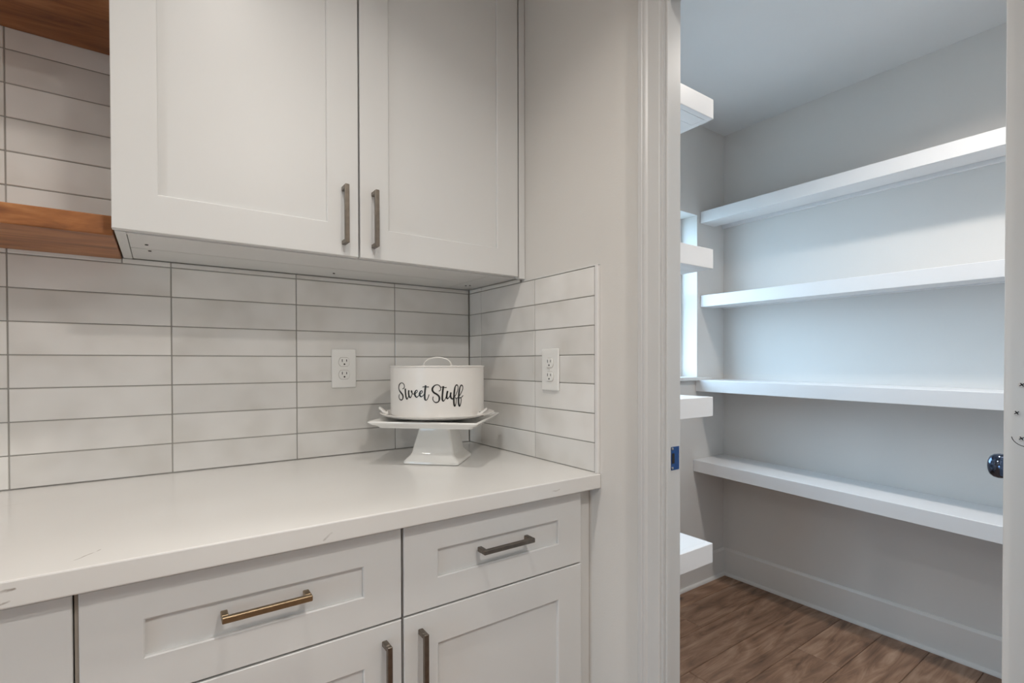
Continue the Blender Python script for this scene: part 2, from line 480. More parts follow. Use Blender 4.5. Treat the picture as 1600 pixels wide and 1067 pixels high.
sp = boxesobj('strike_plate', [(0.0335, 0.0625, JL - 0.0012, JL, 0.9525, 1.006)], 'strike', jamb, 0.0005); sp['label'] = 'blue filmed strike plate'
boxesobj('latch_hole', [(0.0355, 0.0445, JL - 0.0018, JL - 0.0012, 0.968, 0.991)], 'dark', sp)
for z in (0.9575, 1.0015):
    bm = bmesh.new(); add_lathe(bm, [(0.003, 0), (0.003, 0.001), (0.0018, 0.0016)], 12)
    obj('screw', bm, 'steel', sp, loc=(0.0375, JL - 0.0012, z), rot=(math.radians(90), 0, 0))

# ---------------------------------------------------------------- door leaf, swung into the pantry
DOOR_ANG = math.radians(5.6)
DH = Vector((0.079, -1.391, 0.0))       # hinge-edge corner nearest the opening
door_M = (DH, (0, 0, DOOR_ANG))
def dloc(name, bm, mat, parent, smooth=False):
    return obj(name, bm, mat, parent, smooth, loc=DH, rot=(0, 0, DOOR_ANG))
DT, DW, DZ0, DZ1 = 0.035, 0.574, 0.012, 2.024
bm = bmesh.new()
add_box(bm, 0, DW, -DT, 0, DZ0, DZ1, 0.0012)
door = dloc('door_1', bm, 'trim', None)
struct(door, 'white pantry door swung open into the pantry, seen edge-on'); door['category'] = 'door'
for z0, z1 in ((0.20, 0.94), (1.08, 1.90)):
    for yy in (-DT - 0.006, 0.0):
        bm = bmesh.new()
        for b in ((0.11, DW - 0.11, z0, z0 + 0.016), (0.11, DW - 0.11, z1 - 0.016, z1), (0.11, 0.126, z0 + 0.016, z1 - 0.016), (DW - 0.126, DW - 0.11, z0 + 0.016, z1 - 0.016)):
            add_box(bm, b[0], b[1], yy, yy + 0.006, b[2], b[3], 0.002)
        dloc('panel_moulding', bm, 'trim', door)
def hinge_leaf(zc):
    bm = bmesh.new()
    y0, y1, hz, rr = -0.0345, -0.0085, 0.051, 0.0155
    pts = [(y0, zc - hz), (y1 - rr, zc - hz)]
    pts += [(y1 - rr + rr * math.sin(a), zc - hz + rr - rr * math.cos(a)) for a in [math.pi / 2 * k / 8 for k in range(1, 9)]]
    pts += [(y1 - rr + rr * math.cos(a), zc + hz - rr + rr * math.sin(a)) for a in [math.pi / 2 * k / 8 for k in range(0, 9)]]
    pts += [(y0, zc + hz)]
    add_loft(bm, [[(0.0, y, z) for y, z in pts], [(-0.0011, y, z) for y, z in pts]])
    lf = dloc('hinge_leaf', bm, 'trim', door)
    bm = bmesh.new()
    pr2 = [(0.0, y1 - rr + (rr + 0.0006) * math.sin(a), zc - hz + rr - (rr + 0.0006) * math.cos(a)) for a in [math.pi / 2 * k / 8 for k in range(0, 8)]]
    add_tube(bm, pr2, 0.0005, 5)
    dloc('mortise_gap', bm, 'dark', lf)
    for dy, dz in ((-0.0185, -0.040), (-0.0135, -0.004), (-0.0185, 0.036)):
        bm = bmesh.new(); add_lathe(bm, [(0.0042, 0), (0.0042, 0.0008), (0.003, 0.0012)], 14)
        nf = len(bm.faces)
        for q in (0.6, 0.6 + math.pi / 2):
            c, sn = math.cos(q), math.sin(q)
            add_tube(bm, [(-0.0028 * c, -0.0028 * sn, 0.0013), (0.0028 * c, 0.0028 * sn, 0.0013)], 0.0007, 5)
        bm.faces.ensure_lookup_table()
        for f in bm.faces[nf:]: f.material_index = 1
        Mx = door_mat @ Matrix.Translation((-0.0011, dy, zc + dz)) @ Euler((0, -math.pi / 2, 0)).to_matrix().to_4x4()
        so = obj('screw', bm, 'trim', lf, loc=Mx.to_translation(), rot=Mx.to_euler())
        so.data.materials.append(M['dark'])
    bm = bmesh.new()
    add_lathe(bm, [(0.0055, -0.051), (0.0065, -0.050), (0.0065, 0.050), (0.0055, 0.051)], 16)
    Mx = door_mat @ Matrix.Translation((-0.004, -DT - 0.004, zc))
    obj('hinge_knuckle', bm, 'trim', lf, True, loc=Mx.to_translation())
door_mat = Matrix.LocRotScale(DH, Euler((0, 0, DOOR_ANG)), None)
for zc in (0.24, 1.130, 1.80): hinge_leaf(zc)
kx, kz = 0.505, 0.972
for sgn, y in ((1, 0.0), (-1, -DT)):
    bm = bmesh.new()
    add_lathe(bm, [(0.031, 0), (0.031, 0.004), (0.027, 0.008), (0.012, 0.010), (0.0105, 0.022), (0.013, 0.028), (0.021, 0.032), (0.0262, 0.040), (0.0268, 0.048), (0.025, 0.056), (0.020, 0.0625), (0.011, 0.066), (0.004, 0.067)], 40)
    Mx = door_mat @ Matrix.Translation((kx, y, kz)) @ Euler((-sgn * math.pi / 2, 0, 0)).to_matrix().to_4x4()
    kb = obj('knob', bm, 'knob', door, True, loc=Mx.to_translation(), rot=Mx.to_euler()); kb['label'] = 'dark polished round knob'

# ---------------------------------------------------------------- pantry window
win = boxesobj('window_1', [(WX0, WX0 + 0.035, PYL + 0.10, PYL + 0.15, WZ0, WZ1), (WX1 - 0.035, WX1, PYL + 0.10, PYL + 0.15, WZ0, WZ1),
                            (WX0 + 0.035, WX1 - 0.035, PYL + 0.10, PYL + 0.15, WZ0, WZ0 + 0.035), (WX0 + 0.035, WX1 - 0.035, PYL + 0.10, PYL + 0.15, WZ1 - 0.035, WZ1),
                            (WX0 + 0.035, WX1 - 0.035, PYL + 0.11, PYL + 0.14, (WZ0 + WZ1) / 2 - 0.02, (WZ0 + WZ1) / 2 + 0.02)], 'trim')
struct(win, 'bright pantry window at the left end of the shelves'); win['category'] = 'window'
for z0, z1 in ((WZ0 + 0.035, (WZ0 + WZ1) / 2 - 0.02), ((WZ0 + WZ1) / 2 + 0.02, WZ1 - 0.035)):
    boxesobj('pane', [(WX0 + 0.035, WX1 - 0.035, PYL + 0.122, PYL + 0.126, z0, z1)], 'glass', win)
boxesobj('reveal', [(WX1 - 0.004, WX1, PYL + 0.0005, PYL + 0.10, WZ0, WZ1), (WX0, WX0 + 0.004, PYL + 0.0005, PYL + 0.10, WZ0, WZ1), (WX0 + 0.004, WX1 - 0.004, PYL + 0.0005, PYL + 0.10, WZ1 - 0.004, WZ1)], 'pantry_wall', win)
boxesobj('sill', [(WX0, WX1, PYL, PYL + 0.10, WZ0 - 0.02, WZ0), (WX0 - 0.10, WX1 + 0.10, PYL - 0.022, PYL, WZ0 - 0.02, WZ0)], 'trim', win, 0.003)
fill_win = boxesobj('fill_window', [(KX - 0.09, KX - 0.03, GY0, GY0 + 0.06, 0.0, GZ1), (KX - 0.09, KX - 0.03, GY1 - 0.06, GY1, 0.0, GZ1), (KX - 0.09, KX - 0.03, GY0 + 0.06, GY1 - 0.06, 0.0, 0.08),
                             (KX - 0.09, KX - 0.03, GY0 + 0.06, GY1 - 0.06, GZ1 - 0.06, GZ1), (KX - 0.09, KX - 0.03, -1.69, -1.65, 0.08, GZ1 - 0.06)], 'trim')  # unseen glazing, added as a low daylight source for kitchen and pantry
struct(fill_win, 'added white framed glazing for fill daylight, far outside the left of the view'); fill_win['category'] = 'window'
for y0, y1 in ((GY0 + 0.06, -1.69), (-1.65, GY1 - 0.06)):
    boxesobj('pane', [(KX - 0.062, KX - 0.058, y0, y1, 0.08, GZ1 - 0.06)], 'glass', fill_win)
def portal(parent, loc, rot, sx, sy):
    ld = bpy.data.lights.new('sky_portal', 'AREA'); ld.shape = 'RECTANGLE'; ld.size = sx; ld.size_y = sy
    ld.cycles.is_portal = True
    lo = bpy.data.objects.new('sky_portal', ld); COL.objects.link(lo)
    lo.location = loc; lo.rotation_euler = rot; place(lo, parent, loc, rot)
portal(win, ((WX0 + WX1) / 2, PYL + 0.16, (WZ0 + WZ1) / 2), (-math.pi / 2, 0, 0), WX1 - WX0, WZ1 - WZ0)
portal(fill_win, (KX - 0.13, (GY0 + GY1) / 2, GZ1 / 2), (0, -math.pi / 2, 0), GZ1, GY1 - GY0)

# ---------------------------------------------------------------- baseboards
def baseboard(name, p0, p1, nrm, label, h=0.150, t=0.014):
    d = (Vector(p1) - Vector(p0)); n = Vector(nrm)
    prof = [(0, 0), (t, 0), (t, h - 0.012), (t - 0.006, h - 0.004), (t - 0.008, h), (0, h)]
    bm = bmesh.new()
    add_loft(bm, [[Vector((*p, 0)) + Vector((*nrm, 0)) * a + Vector((0, 0, z)) for a, z in prof] for p in (p0, p1)])
    o = obj(name, bm, 'trim'); struct(o, label); o['category'] = 'baseboard'
    q = [(t, 0), (t + 0.012, 0), (t + 0.0115, 0.006), (t + 0.008, 0.012), (t, 0.016)]
    bm = bmesh.new()
    add_loft(bm, [[Vector((*p, 0)) + Vector((*nrm, 0)) * a + Vector((0, 0, z)) for a, z in q] for p in (p0, p1)])
    obj('shoe_moulding', bm, 'trim', o)
baseboard('baseboard_far', (PX, PYR), (PX, PYL - 0.014), (-1, 0), 'white baseboard along the floor under the long pantry shelves')
baseboard('baseboard_left', (XW1, PYL), (PX, PYL), (0, -1), 'white baseboard under the pantry window')
baseboard('baseboard_right', (XW1, PYR), (PX - 0.014, PYR), (0, 1), 'white baseboard on the pantry end wall behind the door')

# ================================================================== pantry shelves
def long_shelf(xf, zl, zr, label, thick=0.061):
    # hollow painted shelf: top board, front fascia with return rail, cleat on the wall
    L = PYL - PYR
    t = thing('pantry_shelf', (PX, PYL, zl - thick), label, 'shelf', 'long pantry shelves')
    ang = math.atan2(zl - zr, 1.203)
    def z_at(y): return zl - (PYL - y) * math.tan(ang)
    def sheared(name, b, bev=0.0):
        bm = bmesh.new(); add_box(bm, *b, bev)
        for v in bm.verts: v.co.z += z_at(v.co.y)
        return obj(name, bm, 'shelf', t)
    ya, yb = PYR + 0.001, PYL - 0.001
    sheared('fascia', (xf, xf + 0.019, ya, yb, -thick, 0.0), 0.0012)
    sheared('top_board', (xf + 0.0185, PX - 0.001, ya, yb, -0.019, -0.0001))
    sheared('bottom_rail', (xf + 0.0192, xf + 0.125, ya, yb, -thick, -thick + 0.012))
    sheared('cleat', (PX - 0.021, PX - 0.001, ya, yb, -thick + 0.004, -0.0195), 0.001)
    sheared('bottom_board', (xf + 0.1255, PX - 0.0215, ya, yb, -0.040, -0.032))
long_shelf(1.478, 2.0125, 2.0120, 'topmost of the four long white pantry shelves')
long_shelf(1.478, 1.5610, 1.5545, 'second long white pantry shelf from the top')
long_shelf(1.438, 1.1060, 1.0925, 'third long white pantry shelf from the top, just below the window sill level')
long_shelf(1.418, 0.6785, 0.6390, 'lowest of the four long white pantry shelves')
def short_shelf(z, label, thick=0.058):
    xe, y0, y1 = 0.429, -0.70, PYL - 0.001
    t = thing('pantry_shelf', (XW1, y1, z - thick), label, 'shelf', 'short pantry shelves beside the door')
    boxobj('end_fascia', (XW1 + 0.001, xe, y0, y0 + 0.019, z - thick, z), 'shelf', t, 0.0012)
    boxobj('fascia', (xe - 0.019, xe, y0 + 0.0185, y1, z - thick, z - 0.0001), 'shelf', t)
    boxobj('top_board', (XW1 + 0.001, xe - 0.0185, y0 + 0.0185, y1, z - 0.019, z - 0.0001), 'shelf', t)
    boxesobj('bottom_rail', [(XW1 + 0.001, xe - 0.02, y0 + 0.0195, y0 + 0.06, z - thick, z - thick + 0.012), (xe - 0.07, xe - 0.0195, y0 + 0.061, y1, z - thick, z - thick + 0.012)], 'shelf', t)
    boxobj('cleat', (XW1 + 0.001, XW1 + 0.02, y0 + 0.061, y1, z - thick + 0.002, z - 0.0195), 'shelf', t)
short_shelf(1.9775, 'topmost short white shelf seen just inside the doorway, near the ceiling')
short_shelf(1.5345, 'second short white shelf inside the doorway, crossing in front of the window')
short_shelf(1.0965, 'third short white shelf inside the doorway, just below the window sill')
short_shelf(0.6590, 'lowest short white shelf inside the doorway, near the floor')

# ================================================================== kitchen
# ---------------------------------------------------------------- worktop
bm = bmesh.new(); add_box(bm, -2.6, 0.0072, -0.6555, 0.0012, 0.8765, ZC, 0.0025, 2)
tag(obj('worktop', bm, 'quartz'), 'long white veined quartz worktop under the tiled backsplash', 'countertop')

# ---------------------------------------------------------------- shaker fronts and pulls
def shaker(name, x0, x1, z0, z1, yf, stile, rail_b, rail_t, parent, th=0.019, depth=0.0075):
    bm = bmesh.new()
    def ring(ax0, ax1, az0, az1, y): return [(ax0, y, az0), (ax1, y, az0), (ax1, y, az1), (ax0, y, az1)]
    b = 0.0012
    ix0, ix1, iz0, iz1 = x0 + stile, x1 - stile, z0 + rail_b, z1 - rail_t
    s = 0.0022
    add_loft(bm, [ring(x0, x1, z0, z1, yf + th), ring(x0, x1, z0, z1, yf + b), ring(x0 + b, x1 - b, z0 + b, z1 - b, yf),
                  ring(ix0, ix1, iz0, iz1, yf), ring(ix0 + s, ix1 - s, iz0 + s, iz1 - s, yf + 0.0016),
                  ring(ix0 + s, ix1 - s, iz0 + s, iz1 - s, yf + depth)])
    return obj(name, bm, 'cabinet', parent)

def pull(parent, x, z, yf, vertical, mat, length=0.138):
    bm = bmesh.new()
    w, p, hl = 0.0052, 0.031, length / 2
    # U-shaped square bar; built along local x, then turned
    def bar(u0, u1, v0, v1, d0, d1): add_box(bm, u0, u1, -d1, -d0, v0, v1, 0.0012)
    bar(-hl, hl, -w, w, p - 0.0095, p)
    bar(-hl, -hl + 0.0105, -w, w, 0.0, p - 0.0094)
    bar(hl - 0.0105, hl, -w, w, 0.0, p - 0.0094)
    o = obj('pull', bm, mat, parent, loc=(x, yf, z), rot=(0, math.pi / 2 if vertical else 0, 0))
    o['label'] = 'square bar pull'
    return o

# ---------------------------------------------------------------- upper cabinet
YD = -0.333
uc = thing('upper_cabinet', (-0.5, 0.0, CABZ), 'white wall cabinet with two shaker doors, mounted above the worktop', 'cabinet')
ux0, ux1, utop = -0.9926, 0.0068, 2.40
side = 0.018
boxesobj('body', [(ux0 + 0.003, ux0 + 0.003 + side, YD + 0.021, -0.001, CABZ, utop), (-0.016, 0.0, YD + 0.021, -0.001, CABZ + 0.0015, utop),
                  (ux0 + 0.003 + side, -0.016, -0.02, -0.001, CABZ + 0.02, utop), (ux0 + 0.003 + side, -0.016, YD + 0.021, -0.02, utop - 0.018, utop),
                  (ux0 + 0.003 + side, -0.016, YD + 0.021, -0.02, CABZ + 0.012, CABZ + 0.02)], 'cabinet', uc)
bx0, bx1 = ux0 + 0.0225, -0.0175
for nm, b in (('bottom_panel', (bx0, bx1 - 0.0815, YD + 0.0365, -0.149)), ('bottom_panel', (bx0, bx1 - 0.0815, -0.146, -0.0035)), ('bottom_panel', (bx1 - 0.0793, bx1, YD + 0.0365, -0.0025))):
    boxobj(nm, (*b, CABZ + 0.001, CABZ + 0.0115), 'cabinet', uc)
boxobj('front_rail', (bx0 - 0.001, bx1 + 0.001, YD + 0.021, YD + 0.0355, CABZ - 0.0015, CABZ + 0.0118), 'cabinet', uc)
boxobj('filler_strip', (-0.0155, ux1, YD + 0.003, YD + 0.0205, CABZ - 0.004, utop), 'cabinet', uc, 0.001)
for (x, y) in ((-0.94, -0.20), (-0.935, -0.13), (-0.50, -0.075), (-0.065, -0.09), (-0.055, -0.10)):
    bm = bmesh.new(); add_lathe(bm, [(0.0035, 0.0), (0.003, -0.0015)], 10)
    obj('screw', bm, 'dark', uc, loc=(x, y, CABZ + 0.0009))
dl = shaker('door', -0.9926, -0.5112, 1.4625, utop, YD, 0.0735, 0.0755, 0.0755, uc)
dr = shaker('door', -0.5068, -0.0215, 1.4625, utop, YD, 0.0735, 0.0755, 0.0755, uc)
dl['label'] = 'left shaker door'; dr['label'] = 'right shaker door'
pull(dl, -0.5475, 1.5588, YD, True, 'bronze', 0.141)
pull(dr, -0.4732, 1.5592, YD, True, 'bronze', 0.141)

# ---------------------------------------------------------------- base cabinets
YB = -0.630
def base_cab(x0, x1, label, pull_side, mat_pulls, fill_right=False):
    t = thing('base_cabinet', ((x0 + x1) / 2, -0.3, 0), label, 'cabinet', 'white base cabinets under the worktop')
    boxesobj('body', [(x0 + 0.002, x1 - 0.002, YB + 0.021, 0.001, 0.10, 0.8755)], 'gap', t)
    boxobj('face_frame', (x0 + 0.002 - (0.0065 if x0 > -1.2 else 0), x1 - 0.002, YB + 0.0195, YB + 0.0209, 0.10, 0.8755), 'gap', t)
    if x0 < -1.0 and x0 > -1.2:
        boxobj('filler_strip', (x0 - 0.0052, x0 - 0.0002, YB + 0.007, YB + 0.019, 0.10, 0.866), 'gap', t)
    boxobj('toe_kick', (x0 + 0.002, x1 - 0.002, YB + 0.09, YB + 0.10, 0.0, 0.0995), 'cabinet', t)
    d = shaker('drawer', x0, x1, 0.6895, 0.8685, YB, 0.0745, 0.0598, 0.0580, t)
    pull(d, (x0 + x1) / 2, 0.7885, YB, False, mat_pulls[0])
    e = shaker('door', x0, x1, 0.105, 0.6855, YB, 0.0745, 0.0745, 0.0725, t)
    pull(e, (x1 - 0.0355) if pull_side > 0 else (x0 + 0.0355), 0.586, YB, True, mat_pulls[1])
    if fill_right:
        boxobj('filler_strip', (x1 + 0.0025, XW0 - 0.0005, YB + 0.019, YB + 0.037, 0.10, 0.8755), 'cabinet', t, 0.0008)
    return t
base_cab(-1.0161, -0.5264, 'white base cabinet with a brass drawer pull, in the middle below the tiles', 1, ('brass', 'bronze'))
base_cab(-0.5209, -0.0391, 'white base cabinet next to the grey wall, with a pewter drawer pull', -1, ('bronze', 'bronze'), True)
base_cab(-1.5145, -1.0230, 'white base cabinet at the left edge of the photo, mostly out of view', -1, ('brass', 'bronze'))

# ---------------------------------------------------------------- wooden shelves
bm = bmesh.new(); add_box(bm, -2.40, CABX - 0.0006, -0.283, -0.0012, 1.4575, 1.4968, 0.0025, 2)
tag(obj('wood_shelf', bm, 'cedar'), 'lower stained brown wooden shelf beside the wall cabinet', 'shelf', 'stained wooden wall shelves')
bm = bmesh.new(); add_box(bm, -2.40, CABX - 0.0006, -0.283, -0.0012, 1.9515, 1.991, 0.0025, 2)
tag(obj('wood_shelf', bm, 'cedar'), 'upper stained brown wooden shelf, only its underside showing at the top left', 'shelf', 'stained wooden wall shelves')

# ---------------------------------------------------------------- outlets
def outlet(loc, rz, label):
    t = thing('wall_outlet', loc, label, 'outlet', 'white duplex wall outlets', (0, 0, rz))
    Mx = Matrix.LocRotScale(Vector(loc), Euler((0, 0, rz)), None)
    def add(name, bm, mat, par, smooth=False):
        return obj(name, bm, mat, par, smooth, loc=loc, rot=(0, 0, rz))
    bm = bmesh.new(); add_box(bm, -0.0375, 0.0375, -0.0065, -0.0008, -0.060, 0.060, 0.0028, 2)
    add('cover_plate', bm, 'plastic', t)
    for zc in (0.0195, -0.0195):
        bm = bmesh.new()
        pts = []
        for k in range(48):
            a = 2 * math.pi * k / 48
            pts.append((0.0168 * math.cos(a), max(-0.0135, min(0.0135, 0.0168 * math.sin(a)))))
        add_loft(bm, [[(x, -0.0064, zc + z) for x, z in pts], [(x, -0.0085, zc + z) for x, z in pts], [(x * .95, -0.0092, zc + z * .95) for x, z in pts]])
        r = add('receptacle', bm, 'plastic', t)
        for bx, hh in ((-0.0066, 0.0042), (0.0066, 0.0034)):
            bm = bmesh.new(); add_box(bm, bx - 0.0011, bx + 0.0011, -0.0095, -0.009, zc + 0.0045 - hh, zc + 0.0045 + hh)
            add('slot', bm, 'dark', r)
        bm = bmesh.new()
        cp = [(0.0026 * math.cos(2 * math.pi * k / 14), 0.0026 * math.sin(2 * math.pi * k / 14)) for k in range(14)]
        add_loft(bm, [[(x, -0.009, zc - 0.0068 + z) for x, z in cp], [(x, -0.0095, zc - 0.0068 + z) for x, z in cp]])
        add('slot', bm, 'dark', r)
        bm = bmesh.new()
        arc = [(0.0172 * math.cos(a), -0.0066, zc + max(-0.0139, min(0.0139, 0.0172 * math.sin(a)))) for a in [2 * math.pi * k / 40 for k in range(41)]]
        add_tube(bm, arc, 0.00045, 4)
        add('seam', bm, 'gap', r)
    bm = bmesh.new()
    cp = [(0.003 * math.cos(2 * math.pi * k / 14), 0.003 * math.sin(2 * math.pi * k / 14)) for k in range(14)]
    add_loft(bm, [[(x, -0.0064, z) for x, z in cp], [(x, -0.0075, z) for x, z in cp]])
    add('screw', bm, 'plastic', t)
outlet((-0.4510, 0.0, 1.1835), 0.0, 'white duplex outlet on the back wall tiles, left of the cake tin')
outlet((0.0, -0.4655, 1.1795), -math.pi / 2, 'white duplex outlet on the side wall tiles, beside the doorway')

# ---------------------------------------------------------------- cake stand
SC = (-0.247, -0.243)
SROT = math.radians(-44.5)
st = thing('cake_stand', (SC[0], SC[1], ZC), 'white ceramic square pedestal cake stand on the worktop', 'cake stand', None, (0, 0, SROT))
def sq(h, z, r, n=6):
    pts = []
    for cx, cy, a0 in ((h - r, h - r, 0), (-h + r, h - r, 90), (-h + r, -h + r, 180), (h - r, -h + r, 270)):
        for k in range(n + 1):
            a = math.radians(a0 + 90 * k / n)
            pts.append((cx + r * math.cos(a), cy + r * math.sin(a), z))
    return pts
SL = dict(loc=(SC[0], SC[1], ZC), rot=(0, 0, SROT))
bm = bmesh.new()
add_loft(bm, [sq(0.078, 0.0, 0.010), sq(0.081, 0.002, 0.011), sq(0.0805, 0.008, 0.011), sq(0.066, 0.023, 0.009), sq(0.0615, 0.030, 0.008), sq(0.056, 0.055, 0.008),
              sq(0.0485, 0.085, 0.008), sq(0.0455, 0.098, 0.008), sq(0.046, 0.103, 0.008), sq(0.052, 0.107, 0.010)])
obj('pedestal', bm, 'ceramic', st, True, **SL)
bm = bmesh.new()
add_loft(bm, [sq(0.112, 0.1072, 0.016), sq(0.132, 0.1085, 0.016), sq(0.1345, 0.1115, 0.016), sq(0.137, 0.114, 0.014), sq(0.148, 0.1185, 0.012), sq(0.1535, 0.124, 0.010), sq(0.1535, 0.1265, 0.010),
              sq(0.150, 0.128, 0.010), sq(0.138, 0.1225, 0.012), sq(0.130, 0.120, 0.014), sq(0.05, 0.1195, 0.012)])
obj('plate', bm, 'ceramic', st, True, **SL)

# ---------------------------------------------------------------- cake tin
TC, TR = (-0.250, -0.244), 0.135
TZ = ZC + 0.1290
ct = thing('cake_tin', (TC[0], TC[1], TZ), 'round white cake tin lettered Sweet Stuff on the cake stand', 'cake tin')
bm = bmesh.new()
add_lathe(bm, [(0.118, 0.0), (0.122, -0.0005), (0.140, 0.0035), (0.152, 0.0065), (0.164, 0.0115), (0.1655, 0.0135), (0.163, 0.0145), (0.151, 0.010), (0.141, 0.0085), (0.10, 0.0085)], 72, (TC[0], TC[1], TZ))
obj('tray', bm, 'enamel', ct, True)
LZ0, LZ1 = TZ + 0.0095, 1.1915
bm = bmesh.new()
add_lathe(bm, [(TR - 0.001, LZ0), (TR, LZ0 + 0.001), (TR, LZ1 - 0.004), (TR + 0.0016, LZ1 - 0.0032), (TR + 0.002, LZ1 - 0.0015), (TR + 0.001, LZ1), (TR - 0.002, LZ1 - 0.0005), (TR - 0.004, LZ1 - 0.0025), (0.05, LZ1 - 0.0015)], 96, (TC[0], TC[1], 0))
lid = obj('lid', bm, 'enamel', ct, True)
# wire handle on top of the lid, lying across the view
ha = math.radians(-38)
hp = []
for k in range(25):
    a = math.pi * k / 24
    u = -0.041 * math.cos(a); zz = 0.027 * math.sin(a) ** 0.8 - 0.003
    hp.append((TC[0] + 0.0 + u * math.cos(ha), TC[1] + u * math.sin(ha), LZ1 + zz))
bm = bmesh.new(); add_tube(bm, hp, 0.0019, 10)
obj('handle', bm, 'enamel', lid, True)
for s in (0, -1):
    p = hp[s]
    bm = bmesh.new(); add_lathe(bm, [(0.005, -0.0015), (0.005, 0.0005), (0.003, 0.0015)], 12, (p[0], p[1], LZ1))
    obj('handle_foot', bm, 'enamel', lid, True)
# latches holding lid to tray
for ang, rr_, dv in ((math.radians(160), 0.1475, Vector((-0.818, 0.576, 0))), (math.radians(-66), 0.1500, Vector((0.818, -0.576, 0)))):
    c0 = Vector((TC[0] + rr_ * math.cos(ang), TC[1] + rr_ * math.sin(ang), TZ)); sd = Vector((-dv.y, dv.x, 0))
    prof = [(-0.007, 0.0125, 0.0055), (0.000, 0.0130, 0.0085), (0.006, 0.0150, 0.0085), (0.012, 0.0205, 0.0080), (0.017, 0.0245, 0.0070), (0.020, 0.0252, 0.0040)]
    bm = bmesh.new()
    add_loft(bm, [[c0 + dv * d + sd * w * q + Vector((0, 0, z + h)) for q, h in ((-1, 0), (1, 0), (1, 0.0058), (-1, 0.0058))] for d, z, w in prof])
    lt = obj('latch', bm, 'enamel', ct)
    bm = bmesh.new(); add_lathe(bm, [(0.0105, 0.0078), (0.0105, 0.0096)], 18, tuple(c0))
    obj('latch_base', bm, 'bronze', lt)
    bm = bmesh.new(); add_lathe(bm, [(0.0095, 0.0096), (0.0095, 0.0120), (0.007, 0.0128)], 18, tuple(c0))
    obj('latch_pad', bm, 'enamel', lt, True)
    bm = bmesh.new(); add_lathe(bm, [(0.0022, 0.0186), (0.0018, 0.0200)], 10, tuple(c0))
    obj('rivet', bm, 'dark', lt)

